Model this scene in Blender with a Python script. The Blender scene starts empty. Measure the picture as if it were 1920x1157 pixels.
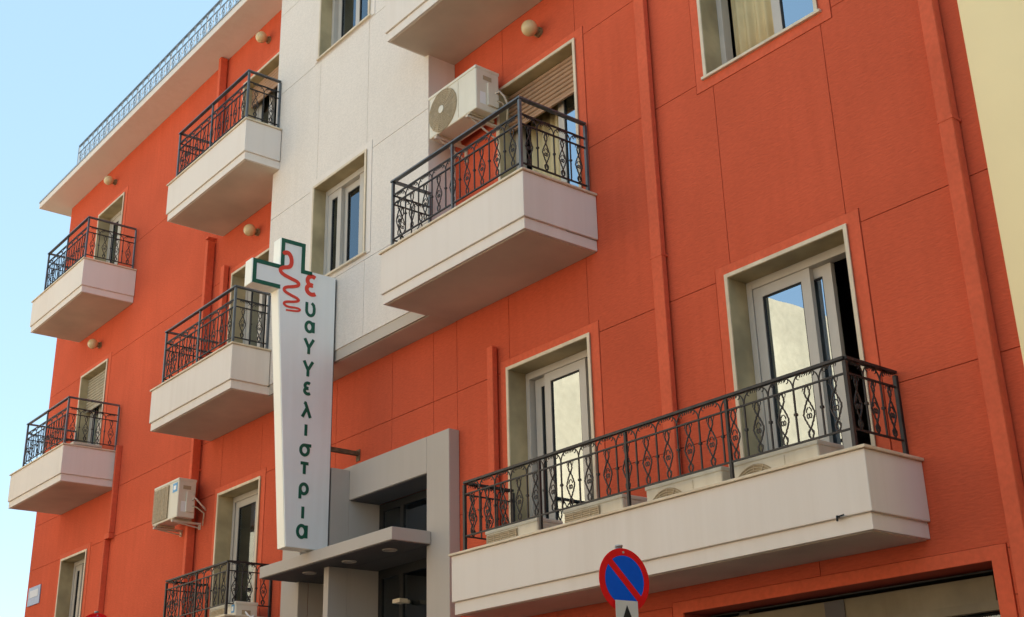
import bpy, math, random
from mathutils import Vector, Matrix
random.seed(7)
S = bpy.context.scene
# ------------------------------------------------------------------ camera
cam = bpy.data.cameras.new('camera'); cam.sensor_width = 36.0; cam.lens = 43.96
cam.clip_start = 0.05; cam.clip_end = 3000
co = bpy.data.objects.new('camera', cam); S.collection.objects.link(co)
_f = Vector((-0.7190976, 0.5905917, 0.3661968)); _u = Vector((0.2988801, -0.2128845, 0.9302424)); _r = Vector((0.6273511, 0.778384, -0.0234314))
co.matrix_world = Matrix(((_r.x, _u.x, -_f.x, 0), (_r.y, _u.y, -_f.y, -7.2), (_r.z, _u.z, -_f.z, 1.6), (0, 0, 0, 1)))
S.camera = co
# ------------------------------------------------------------------ sky and sun (the sun stands behind the building)
SUN_EL, SUN_AZ = 37.0, 38.0           # azimuth measured from +Y towards +X
w = bpy.data.worlds.new('World'); S.world = w; w.use_nodes = True
nt = w.node_tree; bg = nt.nodes['Background']
sky = nt.nodes.new('ShaderNodeTexSky'); sky.sky_type = 'NISHITA'; sky.sun_disc = False
sky.sun_elevation = math.radians(SUN_EL); sky.sun_rotation = math.radians(SUN_AZ)
sky.air_density = 1.0; sky.dust_density = 0.3; sky.ozone_density = 1.0
hs = nt.nodes.new('ShaderNodeHueSaturation'); hs.inputs['Saturation'].default_value = .80; hs.inputs['Value'].default_value = .48   # thin bright summer haze over the whole sky
hs.inputs['Hue'].default_value = .485
nt.links.new(sky.outputs[0], hs.inputs['Color']); 
hz = nt.nodes.new('ShaderNodeMix'); hz.data_type = 'RGBA'; hz.blend_type = 'ADD'; hz.inputs[0].default_value = 1; hz.inputs[7].default_value = (1.35, 2.12, 2.75, 1)   # even haze light
nt.links.new(hs.outputs[0], hz.inputs[6]); nt.links.new(hz.outputs[2], bg.inputs[0]); bg.inputs[1].default_value = 0.122
sl = bpy.data.lights.new('sun', 'SUN'); sl.energy = 5.0; sl.angle = math.radians(0.53); sl.color = (1.0, 0.88, 0.72)
so = bpy.data.objects.new('sun', sl); S.collection.objects.link(so)
_e, _a = math.radians(SUN_EL), math.radians(SUN_AZ)
sd = Vector((math.sin(_a) * math.cos(_e), math.cos(_a) * math.cos(_e), math.sin(_e)))
so.rotation_euler = sd.to_track_quat('Z', 'Y').to_euler(); so.location = sd * 60
S.view_settings.view_transform = 'Standard'; S.view_settings.look = 'None'
S.view_settings.gamma = 1.0; S.view_settings.use_curve_mapping = False
S.view_settings.exposure = 1.08
S.render.engine = 'CYCLES'
S.cycles.max_bounces = 8; S.cycles.diffuse_bounces = 5; S.cycles.transparent_max_bounces = 12

# ------------------------------------------------------------------ materials
def mat(name, col, rough=0.8, metal=0.0, noise=None, bump=None, streak=None, spec=0.3, patch=None):
    """noise=(scale, amount) colour mottling; bump=(sx,sy,sz,strength,dist); streak=(amount,) vertical dirt runs"""
    m = bpy.data.materials.new(name); m.use_nodes = True
    n = m.node_tree.nodes; l = m.node_tree.links
    b = n['Principled BSDF']; b.inputs['Roughness'].default_value = rough; b.inputs['Metallic'].default_value = metal
    b.inputs['Specular IOR Level'].default_value = spec
    tc = n.new('ShaderNodeTexCoord')
    geo = n.new('ShaderNodeNewGeometry')
    rgb = n.new('ShaderNodeRGB'); rgb.outputs[0].default_value = (*col, 1); cur = rgb.outputs[0]
    def mul(cur, fac_out, lo, hi, a=0.3, c=0.7, tint=(1, 1, 1)):
        mr = n.new('ShaderNodeMapRange'); l.new(fac_out, mr.inputs[0])
        mr.inputs[1].default_value = a; mr.inputs[2].default_value = c; mr.inputs[3].default_value = lo; mr.inputs[4].default_value = hi
        mx = n.new('ShaderNodeMix'); mx.data_type = 'RGBA'; mx.blend_type = 'MULTIPLY'; mx.inputs[0].default_value = 1
        l.new(cur, mx.inputs[6])
        cb = n.new('ShaderNodeCombineColor')
        for k in range(3):
            if tint[k] == 1: l.new(mr.outputs[0], cb.inputs[k])
            else:
                p = n.new('ShaderNodeMath'); p.operation = 'POWER'; l.new(mr.outputs[0], p.inputs[0]); p.inputs[1].default_value = tint[k]; l.new(p.outputs[0], cb.inputs[k])
        l.new(cb.outputs[0], mx.inputs[7]); return mx.outputs[2]
    def ntex(scale, det=4, sc=(1, 1, 1), rough_=0.55):
        mp = n.new('ShaderNodeMapping'); mp.inputs['Scale'].default_value = sc; l.new(geo.outputs['Position'], mp.inputs[0])
        t = n.new('ShaderNodeTexNoise'); t.inputs['Scale'].default_value = scale; t.inputs['Detail'].default_value = det; t.inputs['Roughness'].default_value = rough_
        l.new(mp.outputs[0], t.inputs[0]); return t.outputs[0]
    if noise: cur = mul(cur, ntex(noise[0]), 1 - noise[1], 1 + noise[1] * .6)
    if patch: cur = mul(cur, ntex(patch[0], 3), 1 - patch[1], 1 + patch[1] * .4, .35, .65)
    if streak:
        a = ntex(1.0, 5, (9, 9, .45)); b2 = ntex(0.6, 2)
        mm = n.new('ShaderNodeMath'); mm.operation = 'MULTIPLY'; l.new(a, mm.inputs[0]); l.new(b2, mm.inputs[1])
        cur = mul(cur, mm.outputs[0], 1.0, 1 - streak, .22, .42, (0.8, 1, 1.25))
    l.new(cur, b.inputs['Base Color'])
    if bump:
        t = ntex(1.0, 5, bump[:3]); bn = n.new('ShaderNodeBump'); bn.inputs['Strength'].default_value = bump[3]; bn.inputs['Distance'].default_value = bump[4]
        l.new(t, bn.inputs['Height']); l.new(bn.outputs[0], b.inputs['Normal'])
        cur2 = mul(cur, t, .93, 1.05, .35, .65); l.new(cur2, b.inputs['Base Color'])
    return m
M = {}
M['red'] = mat('red_stucco', (.63, .113, .055), .9, noise=(1.3, .06), bump=(16, 16, 75, .6, .007), streak=.09, spec=.05, patch=(.30, .12))
M['red_smooth'] = mat('red_smooth_plaster', (.68, .122, .056), .85, noise=(3, .08), bump=(25, 25, 25, .15, .002), spec=.2, streak=.08)
M['joint'] = mat('red_joint', (.40, .07, .036), .95)  # darker red backing seen in the panel joints
M['cream_joint'] = mat('cream_joint', (.52, .45, .38), .95)
M['cream'] = mat('cream_plaster', (.74, .665, .595), .9, noise=(1.5, .03), bump=(30, 30, 60, .08, .002), streak=.04, spec=.15)
M['cream_smooth'] = mat('cream_render', (.76, .68, .61), .85, noise=(.8, .03), streak=.06, spec=.2)
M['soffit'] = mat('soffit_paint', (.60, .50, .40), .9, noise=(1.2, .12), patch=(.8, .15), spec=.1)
M['marble'] = mat('marble_cap', (.70, .58, .42), .5, noise=(8, .12), spec=.4, streak=.2)
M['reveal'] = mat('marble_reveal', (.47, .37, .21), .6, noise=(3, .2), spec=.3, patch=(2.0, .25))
M['grey'] = mat('grey_paint', (.47, .415, .365), .8, noise=(.8, .03), spec=.2, streak=.05)
M['grey_dark'] = mat('dark_soffit', (.10, .09, .09), .8, noise=(2, .1))  # dark grey; on entrance undersides it puts their shade into the colour
M['alu'] = mat('white_aluminium', (.50, .455, .40), .45, spec=.5, noise=(4, .06))
M['gasket'] = mat('black_gasket', (.02, .02, .02), .6)
M['iron'] = mat('wrought_iron', (.035, .029, .027), .55, .2, noise=(12, .45), spec=.5)
M['iron_blue'] = mat('sky_sheen_handrail', (.11, .12, .13), .4, .2, noise=(6, .3), spec=.5)  # blue-grey puts the sky reflected in the iron into the colour
M['yellow'] = mat('yellow_plaster', (.97, .79, .45), .9, noise=(1.5, .02), spec=.1, patch=(.5, .04))
M['plastic'] = mat('ivory_plastic', (.72, .66, .54), .5, noise=(3, .06), spec=.4, streak=.15)
M['grille'] = mat('dusty_grille', (.52, .42, .29), .7, noise=(30, .2))
M['grille_dark'] = mat('grille_backing', (.42, .33, .21), .9)  # tan, a little darker than the grille bars
M['sign_white'] = mat('sign_acrylic', (.86, .86, .84), .35, noise=(2, .03), spec=.5, streak=.06)
M['lit_sign_edge'] = mat('lit_sign_edge', (.95, .90, .78), .4, spec=.5, noise=(2, .03))  # cream tint puts the light on the front edge into white plastic
M['green'] = mat('sign_green', (.004, .095, .055), .45, spec=.4)
M['sred'] = mat('sign_red', (.75, .055, .03), .45, spec=.4)
M['roof_rail'] = mat('overexposed_rail', (.15, .19, .23), .4, .1, spec=.5)  # paler than the other iron: overexposure put into the colour
M['rust'] = mat('rusty_steel', (.16, .10, .055), .8, noise=(14, .5))
M['lamp'] = mat('lamp_globe', (.66, .49, .26), .25, spec=.5)
M['brass'] = mat('lamp_base', (.30, .24, .13), .5, .3)
M['sign_blue'] = mat('road_blue', (.003, .10, .62), .5, spec=.1, noise=(8, .08))
M['sign_red'] = mat('road_red', (.78, .012, .012), .5, spec=.1, noise=(8, .06))
M['sign_plate'] = mat('road_plate', (.62, .60, .55), .4, spec=.5)
M['black'] = mat('black_paint', (.012, .012, .012), .5)
M['steel'] = mat('galvanised', (.42, .42, .42), .35, .8)
M['room'] = mat('dark_room', (.12, .11, .10), .9)  # near-black: the dark of unlit interiors put into the colour
M['curtain'] = mat('tan_curtain', (.62, .50, .28), .9, noise=(6, .08))
M['curtain_w'] = mat('pale_curtain', (.62, .62, .58), .9, noise=(6, .08))
M['slat'] = mat('brown_slat', (.40, .235, .14), .6, noise=(7, .12))
M['slat_grey'] = mat('beige_slat', (.42, .37, .28), .6, noise=(7, .12))
M['asphalt'] = mat('asphalt', (.055, .055, .055), .9, noise=(20, .3), bump=(60, 60, 60, .5, .01))
M['paving'] = mat('paving', (.19, .175, .15), .85, noise=(5, .15), bump=(30, 30, 30, .3, .004))
M['ground'] = mat('dry_ground', (.22, .18, .13), .95, noise=(1.0, .2), bump=(8, 8, 8, .5, .03))
M['party'] = mat('weathered_party_wall', (.88, .76, .54), .9, noise=(.6, .14), bump=(5, 5, 5, .3, .02), patch=(.35, .16), spec=.1)
M['render_w'] = mat('white_render', (.86, .76, .60), .9, noise=(.8, .06), spec=.1)
M['steel_blue'] = mat('blocker_grey_blue', (.30, .32, .36), .9, spec=.1)  # for the added sky blocker, tinted to cool its bounce
M['plaque'] = mat('plaque_enamel', (.30, .36, .52), .4, noise=(14, .1))
M['plaque_w'] = mat('plaque_white', (.55, .55, .60), .4)
M['sticker'] = mat('blue_sticker', (.10, .34, .62), .4)
M['lintel'] = mat('concrete_lintel', (.20, .165, .11), .9, noise=(2.5, .25), streak=.25)
M['pipe_w'] = mat('white_tube', (.62, .52, .42), .6)

def glass_mat(name, base, refl, tint):
    m = bpy.data.materials.new(name); m.use_nodes = True; n = m.node_tree.nodes; l = m.node_tree.links
    n.clear(); out = n.new('ShaderNodeOutputMaterial')
    tr = n.new('ShaderNodeBsdfTransparent'); tr.inputs[0].default_value = (*tint, 1)
    gl = n.new('ShaderNodeBsdfGlossy'); gl.inputs['Roughness'].default_value = .008; gl.inputs['Color'].default_value = (.78, .89, 1, 1)
    fr = n.new('ShaderNodeFresnel'); fr.inputs[0].default_value = 1.5
    ma = n.new('ShaderNodeMath'); ma.operation = 'MULTIPLY_ADD'; ma.inputs[1].default_value = refl; ma.inputs[2].default_value = base; ma.use_clamp = True
    tx = n.new('ShaderNodeTexNoise'); tx.inputs['Scale'].default_value = 1.6; ge = n.new('ShaderNodeNewGeometry'); l.new(ge.outputs['Position'], tx.inputs[0])
    bn = n.new('ShaderNodeBump'); bn.inputs['Strength'].default_value = .05; bn.inputs['Distance'].default_value = .02
    l.new(tx.outputs[0], bn.inputs['Height']); l.new(bn.outputs[0], gl.inputs['Normal'])
    mx = n.new('ShaderNodeMixShader'); l.new(fr.outputs[0], ma.inputs[0]); l.new(ma.outputs[0], mx.inputs[0])
    l.new(tr.outputs[0], mx.inputs[1]); l.new(gl.outputs[0], mx.inputs[2]); l.new(mx.outputs[0], out.inputs[0])
    return m
M['glass_dim'] = glass_mat('uncoated_glass', .05, 1.6, (.6, .62, .6))
M['glass'] = glass_mat('window_glass', .34, 3.4, (.45, .50, .50))

# ------------------------------------------------------------------ mesh builder
class B:
    def __init__(s): s.v = []; s.f = []; s.sm = []
    def add(s, vs, fs, smooth=False):
        k = len(s.v); s.v += [tuple(v) for v in vs]; s.f += [tuple(i + k for i in f) for f in fs]; s.sm += [smooth] * len(fs); return s
    def box(s, x0, x1, y0, y1, z0, z1):
        x0, x1 = min(x0, x1), max(x0, x1); y0, y1 = min(y0, y1), max(y0, y1); z0, z1 = min(z0, z1), max(z0, z1)
        return s.add([(x0, y0, z0), (x1, y0, z0), (x1, y1, z0), (x0, y1, z0), (x0, y0, z1), (x1, y0, z1), (x1, y1, z1), (x0, y1, z1)],
                     [(0, 3, 2, 1), (4, 5, 6, 7), (0, 1, 5, 4), (1, 2, 6, 5), (2, 3, 7, 6), (3, 0, 4, 7)])
    def tube(s, pts, r, n=6, closed=False, r2=None):
        pts = [Vector(p) for p in pts]; N = len(pts); vs = []
        prev = None
        for i, p in enumerate(pts):
            if closed: d = pts[(i + 1) % N] - pts[i - 1]
            else: d = pts[min(i + 1, N - 1)] - pts[max(i - 1, 0)]
            d.normalize()
            if prev is None:
                a = Vector((0, 0, 1)) if abs(d.z) < .9 else Vector((1, 0, 0)); a = (a - d * a.dot(d)).normalized()
            else: a = (prev - d * prev.dot(d)).normalized()
            prev = a; b = d.cross(a)
            rr = r if r2 is None else r + (r2 - r) * i / (N - 1)
            for k in range(n):
                t = 2 * math.pi * (k + .5) / n; vs.append(p + (a * math.cos(t) + b * math.sin(t)) * rr)
        fs = []
        for i in range(N if closed else N - 1):
            j = (i + 1) % N
            for k in range(n):
                q = (k + 1) % n; fs.append((i * n + k, i * n + q, j * n + q, j * n + k))
        if not closed: fs.append(tuple(range(n - 1, -1, -1))); fs.append(tuple((N - 1) * n + k for k in range(n)))
        return s.add(vs, fs, n > 4)
    def prism(s, poly, axis, a, b):
        """poly of 2-D points extruded from a to b along axis ('x': poly=(y,z); 'y': poly=(x,z); 'z': poly=(x,y))"""
        def P(p, t): return {'x': (t, p[0], p[1]), 'y': (p[0], t, p[1]), 'z': (p[0], p[1], t)}[axis]
        n = len(poly); vs = [P(p, a) for p in poly] + [P(p, b) for p in poly]
        fs = [tuple(range(n)), tuple(range(2 * n - 1, n - 1, -1))] + [(i, i + n, (i + 1) % n + n, (i + 1) % n) for i in range(n)]
        return s.add(vs, fs)
    def ribbon(s, pts, wd, axis, a, b, closed=False):
        """flat stroke of width wd (number or list) along 2-D points, extruded"""
        pts = [Vector(p) for p in pts]
        if not isinstance(wd, (list, tuple)): pts = [p for k, p in enumerate(pts) if k == 0 or (p - pts[k - 1]).length > 1e-4]
        N = len(pts); L = []; R = []
        for i, p in enumerate(pts):
            d0 = (pts[i] - pts[i - 1]) if (i or closed) else (pts[1] - pts[0])
            d1 = (pts[(i + 1) % N] - pts[i]) if (i < N - 1 or closed) else (pts[-1] - pts[-2])
            d0.normalize(); d1.normalize(); d = (d0 + d1)
            d = d.normalized() if d.length > 1e-6 else d1
            nrm = Vector((-d.y, d.x)); c = max(.5, nrm.dot(Vector((-d1.y, d1.x))))
            ww = (wd[i] if isinstance(wd, (list, tuple)) else wd) / 2 / c
            L.append(p + nrm * ww); R.append(p - nrm * ww)
        def P(p, t): return {'x': (t, p[0], p[1]), 'y': (p[0], t, p[1])}[axis]
        vs = [P(p, a) for p in L] + [P(p, a) for p in R] + [P(p, b) for p in L] + [P(p, b) for p in R]
        fs = []
        for i in range(N if closed else N - 1):
            j = (i + 1) % N
            fs += [(i, j, N + j, N + i), (2 * N + i, 3 * N + i, 3 * N + j, 2 * N + j), (i, 2 * N + i, 2 * N + j, j), (N + i, N + j, 3 * N + j, 3 * N + i)]
        if not closed: fs += [(0, N, 3 * N, 2 * N), (N - 1, 3 * N - 1, 4 * N - 1, 2 * N - 1)]
        return s.add(vs, fs)
    def disc(s, c, axis, r, t0, t1, n=40, r2=None):
        pl = [(c[0] + r * math.cos(2 * math.pi * k / n), c[1] + (r2 or r) * math.sin(2 * math.pi * k / n)) for k in range(n)]
        return s.prism(pl, axis, t0, t1)
    def sphere(s, c, r, n=20, m=12, sy=1.0):
        vs = [(c[0], c[1], c[2] + r)]
        for i in range(1, m):
            a = math.pi * i / m
            for k in range(n):
                b = 2 * math.pi * k / n; vs.append((c[0] + r * math.sin(a) * math.cos(b), c[1] + r * sy * math.sin(a) * math.sin(b), c[2] + r * math.cos(a)))
        vs.append((c[0], c[1], c[2] - r)); fs = []
        for k in range(n):
            fs.append((0, 1 + k, 1 + (k + 1) % n)); fs.append((len(vs) - 1, 1 + (m - 2) * n + (k + 1) % n, 1 + (m - 2) * n + k))
            for i in range(m - 2): fs.append((1 + i * n + k, 1 + (i + 1) * n + k, 1 + (i + 1) * n + (k + 1) % n, 1 + i * n + (k + 1) % n))
        return s.add(vs, fs, True)
    def mesh(s, name, material, off=(0, 0, 0)):
        me = bpy.data.meshes.new(name)
        me.from_pydata([(v[0] - off[0], v[1] - off[1], v[2] - off[2]) for v in s.v], [], s.f)
        import bmesh
        bm = bmesh.new(); bm.from_mesh(me); bmesh.ops.recalc_face_normals(bm, faces=bm.faces)
        bm.to_mesh(me); bm.free()
        for p, q in zip(me.polygons, s.sm): p.use_smooth = q
        if material: me.materials.append(material)
        return me
def put(name, me, parent=None, loc=(0, 0, 0), rot=(0, 0, 0), bev=0, label=None):
    o = bpy.data.objects.new(name, me); S.collection.objects.link(o)
    o.location = loc; o.rotation_euler = rot
    if parent: o.parent = parent
    if bev:
        md = o.modifiers.new('bevel', 'BEVEL'); md.width = bev; md.segments = 2; md.limit_method = 'ANGLE'; md.angle_limit = math.radians(40)
    if label: o['label'] = label
    return o
def worldpos(o):
    p = Vector((0, 0, 0))
    while o: p += o.location; o = o.parent
    return p
def part(name, b, m, parent, bev=0, label=None):
    """a part whose geometry is given in world coordinates (parents carry no rotation)"""
    return put(name, b.mesh(name, M[m] if isinstance(m, str) else m, worldpos(parent)), parent, bev=bev, label=label)
def thing(name, loc, label, cat, group=None, rz=0):
    o = bpy.data.objects.new(name, None); S.collection.objects.link(o); o.location = loc; o.rotation_euler = (0, 0, rz); o.empty_display_size = .2
    o['label'] = label; o['category'] = cat
    if group: o['group'] = group
    return o
def copy_tree(o, parent=None):
    c = o.copy(); S.collection.objects.link(c)
    if parent: c.parent = parent
    for ch in [k for k in S.collection.objects if k.parent == o]: copy_tree(ch, c)
    return c
def rects(rect, holes, y0, y1, b=None):
    """box-like slab in the x-z plane with rectangular holes cut out (compressed grid)"""
    b = b or B(); x0, x1, z0, z1 = rect
    if x1 - x0 < .01 or z1 - z0 < .01: return b
    hs = [h for h in holes if h[0] < x1 and h[1] > x0 and h[2] < z1 and h[3] > z0]
    xs = sorted({x0, x1, *[v for h in hs for v in h[:2] if x0 < v < x1]}); zs = sorted({z0, z1, *[v for h in hs for v in h[2:] if z0 < v < z1]})
    nx, nz = len(xs) - 1, len(zs) - 1
    fill = [[not any(h[0] < (xs[i] + xs[i + 1]) / 2 < h[1] and h[2] < (zs[j] + zs[j + 1]) / 2 < h[3] for h in hs) for j in range(nz)] for i in range(nx)]
    idx = {}
    def V(i, j, y):
        k = (i, j, y)
        if k not in idx: idx[k] = len(b.v); b.v.append((xs[i], y, zs[j]))
        return idx[k]
    def F(*f): b.f.append(f); b.sm.append(False)
    for i in range(nx):
        for j in range(nz):
            if not fill[i][j]: continue
            F(V(i, j, y0), V(i + 1, j, y0), V(i + 1, j + 1, y0), V(i, j + 1, y0)); F(V(i, j, y1), V(i, j + 1, y1), V(i + 1, j + 1, y1), V(i + 1, j, y1))
            if i == 0 or not fill[i - 1][j]: F(V(i, j, y0), V(i, j + 1, y0), V(i, j + 1, y1), V(i, j, y1))
            if i == nx - 1 or not fill[i + 1][j]: F(V(i + 1, j, y0), V(i + 1, j, y1), V(i + 1, j + 1, y1), V(i + 1, j + 1, y0))
            if j == 0 or not fill[i][j - 1]: F(V(i, j, y0), V(i, j, y1), V(i + 1, j, y1), V(i + 1, j, y0))
            if j == nz - 1 or not fill[i][j + 1]: F(V(i, j + 1, y0), V(i + 1, j + 1, y0), V(i + 1, j + 1, y1), V(i, j + 1, y1))
    return b

# ------------------------------------------------------------------ ground and street
def struct(name, b, m):
    o = put(name, b.mesh(name, M[m])); o['kind'] = 'structure'; return o
struct('ground', B().box(-400, 400, -400, 400, -.3, -.15), 'ground')
struct('road', B().box(-120, 60, -10.2, -2.0, -.146, -.02), 'asphalt')
struct('pavement', B().box(-120, 60, -1.85, -.004, -.146, .12), 'paving')
struct('kerb', B().box(-120, 60, -1.998, -1.852, -.146, .13), 'marble')
struct('lot', B().box(-21.9, 40, -34, -10.35, -.146, .0), 'ground')

# ------------------------------------------------------------------ the red building
bld = thing('apartment_building', (-13, 0, 0), 'terracotta red stucco building with cream bay, cream balconies and projecting eaves', 'building')
XL, XR, ZT = -22.0, -3.72, 12.38
BX0, BX1, BY = -13.17, -9.67, -.36        # cream bay
SILL = 3.25
# openings: x0, x1, z0, z1
D = dict(A3=(-20.45, -19.30, 9.43, 11.62), A2=(-20.45, -19.30, 6.35, 8.55), A1=(-20.47, -19.38, 4.25, 5.42),
         C3=(-14.90, -13.77, 9.43, 11.62), C2=(-14.90, -13.77, 6.35, 8.55), C1=(-14.90, -13.75, SILL, 5.42),
         M2=(-8.90, -7.68, 6.35, 8.57), N1=(-8.85, -7.67, SILL, 5.47), R2=(-6.07, -4.87, 7.33, 8.57), R1=(-6.05, -4.87, SILL, 5.47),
         SH=(-6.78, -4.16, .14, 2.91), EN=(-12.5, -10.02, .14, 4.67))
bay_open = dict(b2=(-12.07, -10.88, 7.34, 8.63), b3=(-12.07, -10.88, 10.47, 11.66))
BW = .11
def band(o, k=BW): return (o[0] - k, o[1] + k, o[2] - (.12 if o[2] > 3.4 else 0), o[3] + .09)
allo = list(D.values())
part('wall', rects((XL, XR, 0, ZT), allo, .012, .30), 'joint', bld)
holes = [band(D[k], .115) for k in D if k not in ('EN',)] + [D['EN']]
g = .0032
def panels(x_lines, z_lines, hl):
    for i in range(len(x_lines) - 1):
        for j in range(len(z_lines) - 1):
            r = (x_lines[i] + g, x_lines[i + 1] - g, z_lines[j] + g, z_lines[j + 1] - g)
            hh = [(h[0] - g, h[1] + g, h[2] - g, h[3] + g) for h in hl]
            b = rects(r, hh, 0.0, .012)
            if b.f: part('stucco_panel', b, 'red', bld)
xs_l = [XL - g, -20.45, -19.3, -15.5, -14.88, -13.79, BX0]
panels([XL - g, -15.5, -14.88, -13.79, BX0], [0, 2.69, 5.45, 6.22], holes)
panels([XL - g, -15.5, BX0], [6.22, 8.56, 10.40, ZT], holes)
panels([BX0, -12.0, -10.85, -10.08, BX1], [0, 2.69, 4.19, 5.45, 6.22], holes)
panels([BX1, -8.82, -7.68, -6.0, -4.87, XR + g], [5.45, 7.30], holes)
panels([BX1, -8.26, -5.46, XR + g], [2.97, 4.19, 5.45], holes)
panels([BX1, -6.9, -4.05, XR + g], [0, 2.69, 2.97], holes)
panels([BX1, -8.82, -7.68, -6.0, -4.87, XR + g], [8.56, 10.40, 11.66, ZT], holes)
panels([BX1, -8.82, -7.68, -6.07 + .3, XR + g], [7.30, 8.56], holes)
# plaster bands round the openings (slightly proud)
for k, o in D.items():
    if k == 'EN': continue
    part('plaster_band', rects(band(o), [o], -.006, .0118), 'red_smooth', bld, bev=.003)
# other walls, floors, rooms
part('side_wall', B().box(XL, XL + .3, .302, 9, 0, ZT).box(XR - .3, XR, .302, 9, 0, ZT).box(XL, XR, 9.002, 9.3, 0, ZT), 'red', bld)
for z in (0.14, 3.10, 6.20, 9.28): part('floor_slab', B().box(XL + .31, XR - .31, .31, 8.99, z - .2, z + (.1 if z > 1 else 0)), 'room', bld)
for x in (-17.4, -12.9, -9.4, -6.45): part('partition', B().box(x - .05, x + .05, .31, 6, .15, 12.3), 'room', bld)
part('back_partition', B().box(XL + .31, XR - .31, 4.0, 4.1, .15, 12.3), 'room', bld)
part('roof_slab', B().box(XL - .38, XR, -.5, 9.6, ZT, ZT + .11), 'cream_smooth', bld, bev=.006)
part('roof_edge_flashing', B().box(XL - .385, XR, -.512, -.2, ZT + .112, ZT + .14), 'steel', bld)

# bay: backing box, panels, bands
def bayb(o, k=.10): return (o[0] - k, o[1] + k, o[2] - .03, o[3] + .09)
bh = [bayb(o) for o in bay_open.values()]
part('bay_wall', rects((BX0 + .013, BX1 - .013, 6.22, ZT - .001), list(bay_open.values()), BY + .012, -.03), 'cream_joint', bld)
def bpanel(r, hl):
    hh = [(h[0] - g, h[1] + g, h[2] - g, h[3] + g) for h in hl]
    b = rects((r[0] + g, r[1] - g, r[2] + g, r[3] - g), hh, BY, BY + .012)
    if b.f: part('bay_panel', b, 'cream', bld)
xb = [BX0 - g, -12.03, -10.90, BX1 + g]
for z0, z1, xx in ((6.345, 7.25, xb), (7.25, 8.61, [BX0 - g, -11.5, BX1 + g]), (8.61, 10.42, xb), (10.42, 11.7, [BX0 - g, -11.5, BX1 + g]), (11.7, ZT, xb)):
    for i in range(len(xx) - 1): bpanel((xx[i], xx[i + 1], z0, z1), bh)
for o in bay_open.values(): part('plaster_band', rects(bayb(o), [o], BY - .008, BY + .0118), 'cream_smooth', bld, bev=.003)
part('bay_cheek', B().box(BX1 - .012, BX1, BY + .0125, -.001, 6.22, ZT - .001), 'cream_smooth', bld)
part('bay_cheek', B().box(BX0, BX0 + .012, BY + .0125, -.001, 6.22, ZT - .001), 'cream_smooth', bld)
part('bay_base', B().box(BX0 + .14, BX1 - .005, BY + .02, -.002, 6.22, 6.335).box(BX0 + .005, BX1 - .005, BY + .02, -.002, 6.2201, 6.30), 'cream_smooth', bld, bev=.004)
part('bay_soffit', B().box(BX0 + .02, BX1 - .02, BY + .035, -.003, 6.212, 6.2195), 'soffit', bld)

# pilasters / boxed downpipes
def boxpipe(x0, x1, z0, z1, d, label, m='red_smooth', jog=None, cap=True):
    t = thing('downpipe', ((x0 + x1) / 2, 0, z0), label, 'downpipe', 'red boxed downpipes on the facade')
    xm = (x0 + x1) / 2; hw = (x1 - x0) / 2
    b = B().box(x0, x1, -d - .015, -.022, z0, z1)
    part('pipe', b, m, t, bev=.008)
    for z in ([5.86, 9.3] if z1 - z0 > 6 else []):
        part('pipe_clip', B().box(x0 - .005, x1 + .005, -d - .018, -.002, z, z + .022), m, t)
    return t
boxpipe(-6.79, -6.665, 3.3, 12.37, .065, 'red boxed downpipe running between the two large balcony doors', )
boxpipe(-3.965, -3.855, .12, 12.37, .10, 'thick red downpipe at the far right next to the yellow wall')
boxpipe(-15.58, -15.50, 9.86, 12.37, .12, 'red pipe rising to the eaves behind the top middle balcony')
boxpipe(-15.58, -15.50, .12, 9.26, .12, 'long dark red pipe passing right of the left air conditioner')
boxpipe(-15.11, -15.00, 6.6, 8.71, .08, 'short red pipe stub left of the door behind the sign cross')
boxpipe(-9.075, -8.985, 3.3, 5.73, .07, 'short red pipe stub left of the narrow balcony door')
t = thing('downpipe', (-18.4, 0, 0), 'thin red pipe with a sideways jog below the lowest left balcony', 'downpipe', 'red boxed downpipes on the facade')
part('pipe', B().box(-18.40, -18.35, -.09, -.001, 5.50, 6.86), 'red_smooth', t, bev=.01)
part('pipe_offset', B().box(-18.54, -18.351, -.089, -.001, 5.42, 5.498), 'red_smooth', t, bev=.01)
part('pipe', B().box(-18.54, -18.49, -.09, -.001, .12, 5.418), 'red_smooth', t, bev=.01)
t = thing('drain_pipe', (-20.9, 0, 6.3), 'small red pipe end beside the lower left balcony door', 'pipe')
part('pipe', B().tube([(-20.92, -.05, 6.8), (-20.92, -.05, 7.95)], .035, 10), 'red_smooth', t)
part('cap', B().tube([(-20.92, -.05, 7.95), (-20.92, -.05, 8.0)], .045, 10), 'red_smooth', t)
t = thing('drain_pipe', (-15.75, 0, 3.6), 'thin red tube running down from the left air conditioner', 'pipe')
part('tube', B().tube([(-15.73, -.03, 3.2), (-15.73, -.03, 5.05)], .018, 8), 'red_smooth', t)
part('clip', B().box(-15.76, -15.70, -.05, -.001, 4.4, 4.42), 'red_smooth', t)

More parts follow.
